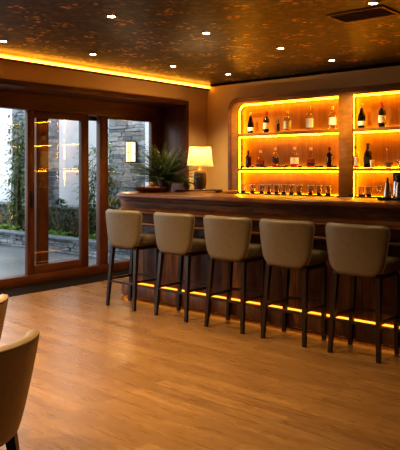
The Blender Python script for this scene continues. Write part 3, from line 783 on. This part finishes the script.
def make_stool(label):
    t = thing('bar_stool', label, 'bar stool', (0,0,0), 0, 'leather bar stools along the bar')
    bm_, rim = stool_back()
    bk = bm_.build('backrest', M_leather, t, 60)
    MB().tube(rim, .0055, 6).build('piping', M_piping, bk)
    s = MB().box(-.205, .205, -.12, .205, .600, .705, .04, 4)
    s.build('seat', M_leather, t, 60)
    MB().box(-.19, .19, -.125, .175, .575, .603, .006).build('seat_frame', M_legs, t)
    tops = {(-1,-1): (-.170,-.115), (1,-1): (.170,-.115), (-1,1): (-.172,.16), (1,1): (.172,.16)}
    foot = {(-1,-1): (-.193,-.165), (1,-1): (.193,-.165), (-1,1): (-.190,.135), (1,1): (.190,.135)}
    for k in tops: MB().bar((*foot[k], 0), (*tops[k], .58), .0135, .0195).build('leg', M_legs, t)
    def at(k, z):
        q = z/.58; return Vector((foot[k][0]+(tops[k][0]-foot[k][0])*q, foot[k][1]+(tops[k][1]-foot[k][1])*q, z))
    for a, b, z in (((-1,-1),(1,-1),.245), ((-1,1),(1,1),.285), ((-1,-1),(-1,1),.265), ((1,-1),(1,1),.265)):
        p, q = at(a, z), at(b, z)
        m = MB()
        if abs(p.x-q.x) > abs(p.y-q.y): m.box(p.x, q.x, p.y-.009, p.y+.009, z-.011, z+.011, .002, 1)
        else: m.box(p.x-.009, p.x+.009, min(p.y,q.y), max(p.y,q.y), z-.011, z+.011, .002, 1)
        m.build('stretcher', M_legs, t)
    return t
SX = [-4.655, -3.975, -3.36, -2.764, -2.157, -1.54]
slab = ['taupe leather bar stool nearest the glass doors, at the rounded end of bar', 'second taupe bar stool from the glass doors',
        'third taupe bar stool from the glass doors, in front of the lamp side', 'fourth taupe bar stool from the glass doors',
        'fifth taupe bar stool from the glass doors, wholly in view at right', 'taupe bar stool cut off by the right edge, sixth from the doors']
slab[2] = 'third taupe bar stool from the glass doors, near the middle of the row'
s0 = make_stool(slab[0]); s0.location = (SX[0], 4.335, 0)
for i in range(1, 6): dup(s0, (SX[i], 4.335, 0), R([0, -1, 1, 0, -1, 1][i]), slab[i])

# ------------------------------------------------------------------ tub chairs in the foreground
def make_tub(label):
    t = thing('tub_chair', label, 'chair', (0,0,0), 0, 'tan leather tub chairs')
    m = MB(); bm = m.bm
    amax = R(120); na = 40; vs = [0,.03,.1,.22,.36,.5,.64,.78,.88,.94,.975,.993,1]
    O, I = [], []
    z0, z1 = .36, .738
    rc = .11
    def ring(a, v, off):
        s_ = a/amax
        ztop = z1 - .0*abs(s_)
        z = z0 + v*(ztop-z0)
        rr = .235 + .085*(v**.8) + off
        return Vector((rr*math.sin(a), -rr*1.0*math.cos(a)+.02, z))
    for v in vs:
        o_, i_ = [], []
        H = (z1-z0)*v; dt = (z1-z0)-H
        am = amax
        if dt < rc: am = amax - (rc - math.sqrt(max(0, rc*rc-(rc-dt)**2)))/.31
        ev = min(1, min(dt, H+.01)/.025); ev = math.sqrt(max(0, 1-(1-ev)**2))
        for k in range(na+1):
            s_ = -1+2*k/na; s_ = .75*s_+.25*math.sin(s_*PI/2)
            a = s_*am
            es = math.sqrt(max(0, 1-abs(s_)**24))
            th = .030*(.12+.88*ev*es)
            o_.append(bm.verts.new(ring(a, v, th))); i_.append(bm.verts.new(ring(a, v, -th)))
        O.append(o_); I.append(i_)
    n = len(vs)
    for r in range(n-1):
        for k in range(na):
            bm.faces.new((O[r][k], O[r][k+1], O[r+1][k+1], O[r+1][k])); bm.faces.new((I[r][k+1], I[r][k], I[r+1][k], I[r+1][k+1]))
        bm.faces.new((O[r][0], O[r+1][0], I[r+1][0], I[r][0])); bm.faces.new((O[r+1][na], O[r][na], I[r][na], I[r+1][na]))
    for k in range(na):
        bm.faces.new((O[0][k+1], O[0][k], I[0][k], I[0][k+1])); bm.faces.new((O[-1][k], O[-1][k+1], I[-1][k+1], I[-1][k]))
    rim = [O[r][0].co.copy() for r in range(2, n-3)] + [O[n-3][k].co.copy() for k in range(1, na)] + [O[r][na].co.copy() for r in reversed(range(2, n-3))]
    sh_ = m.build('tub_back', M_tan, t, 60)
    MB().tube(rim, .005, 6).build('piping', M_tanpipe, sh_)
    pl = []
    for k in range(25):
        a = R(-128+256*k/24); pl.append((.225*math.sin(a), -.225*math.cos(a)+.02))
    pl += [(.19,.26), (-.19,.26)]
    MB().prism(pl, .365, .475, .03, 3).build('seat', M_tan, t, 60)
    MB().prism([(x*.92, y*.92) for x, y in pl], .335, .37).build('seat_frame', M_legs, t)
    for sx, sy in ((-1,-1), (1,-1), (-1,1), (1,1)):
        MB().bar((sx*.25, sy*.155+.02, 0), (sx*.205, sy*.125+.02, .345), .013, .021).build('leg', M_legs, t)
    return t
tb = make_tub('tan leather tub chair nearest the camera at lower left'); tb.location = (-2.258, 1.144, 0); tb.rotation_euler.z = R(41)
dup(tb, (-2.925, 1.43, 0), R(50), 'tan tub chair behind the nearest one, barely showing at the left edge')

# ------------------------------------------------------------------ ceiling fittings
def spot(name, loc, e, c, ang, blend, parent=None, r=.04):
    l = bpy.data.lights.new(name, 'SPOT'); l.energy = e; l.color = c; l.spot_size = R(ang); l.spot_blend = blend; l.shadow_soft_size = r
    o = bpy.data.objects.new(name, l); col.objects.link(o); o.location = loc
    if parent: o.parent = parent
    return o
dl = None
DL = [(-5.06,6.37,'over the rounded shelving corner in the back corner'), (-3.54,6.32,'in front of the shelving divider'),
      (-5.16,5.45,'over the lamp end of the bar'), (-3.58,5.36,'above the middle of the bar, behind the stools'),
      (-5.27,4.33,'above the stool nearest the glass doors'), (-3.69,4.33,'above the middle stools, near the picture top'),
      (-2.10,4.36,'at the top right beside the ceiling vent'), (-5.38,3.33,'at the left edge near the cove light'),
      (-3.86,3.36,'nearest the top edge, left of centre'),
      (-5.38,2.2,'added out of view over the floor by the doors'), (-3.8,2.2,'added out of view over the open floor'), (-2.2,3.2,'added out of view behind the camera side of the stools'),  # from here on unseen downlights, added beyond the visible grid to light the floor
      (-2.2,1.9,'added out of view above the tub chairs'), (-.6,3.2,'added out of view over the right end of the bar'), (-3.8,.9,'added out of view over the left seating'), (-.8,1.4,'added out of view over the room middle')]
for i, (x, y, wh) in enumerate(DL):
    lb = 'small round recessed ceiling downlight ' + wh
    if dl is None:
        dl = thing('recessed_downlight', lb, 'ceiling light', (x, y, ZC), 0, 'recessed ceiling downlights')
        MB().lathe([(.030,-.001),(.050,-.001),(.050,-.005),(.045,-.008),(.030,-.004)], n=24, cap=False).build('trim_ring', M_trim, dl)
        MB().lathe([(0,-.0045),(.030,-.0045),(.030,-.001),(0,-.001)], n=24, cap=False).build('lens', M_lens, dl)
        o = dl
    else: o = dup(dl, (x, y, ZC), 0, lb)
DE = [28,26,15,5,10,7,6,24,28,40,68,9,26,2,58,6]
for i, (x, y, wh) in enumerate(DL):
    spot('downlight_beam', (x, y, ZC-.02), DE[i]*4.6, (1,.70,.35), 120, .8)
t = thing('ceiling_vent', 'bronze slotted air vent in the ceiling at top right', 'vent', (-2.31, 4.62, ZC))
m = MB(); 
m.box(-.24,.24,-.16,-.135,-.012,-.001,.002).box(-.24,.24,.135,.16,-.012,-.001,.002).box(-.24,-.215,-.135,.135,-.012,-.001,.002).box(.215,.24,-.135,.135,-.012,-.001,.002)
m.build('vent_frame', M_trim, t)
MB().box(-.215,.215,-.135,.135,-.003,-.001).build('backing', M_black, t)
for k in range(5): 
    MB().box(-.215,.215,-.019,.019,-.0015,.0015, M=Matrix.Translation((0,-.105+k*.052,-.009)) @ Matrix.Rotation(R(25),4,'X')).build('slat', M_trim, t)

# ------------------------------------------------------------------ world, camera, colour
w = bpy.data.worlds.new('dusk_sky'); sc.world = w; w.use_nodes = True
nt = w.node_tree; nt.nodes.clear()
o = nt.nodes.new('ShaderNodeOutputWorld'); b = N(nt, 'ShaderNodeBackground', Color=(.86,.93,1.0,1), Strength=2.4); L(nt, b.outputs[0], o.inputs['Surface'])
cam = bpy.data.cameras.new('camera'); co = bpy.data.objects.new('camera', cam); col.objects.link(co)
co.location = (0,0,1.35); co.rotation_euler = (R(90), 0, R(41))
cam.sensor_fit = 'HORIZONTAL'; cam.sensor_width = 36; cam.lens = 634/400*36
cam.shift_y = -55/400; cam.clip_start = .05
sc.camera = co
sc.view_settings.view_transform = 'Standard'; sc.view_settings.look = 'Medium High Contrast'; sc.view_settings.exposure = 0
try:
    sc.cycles.use_denoising = True; sc.cycles.max_bounces = 10; sc.cycles.transparent_max_bounces = 24
    sc.cycles.sample_clamp_indirect = 6; sc.cycles.caustics_reflective = False; sc.cycles.caustics_refractive = False
except Exception: pass
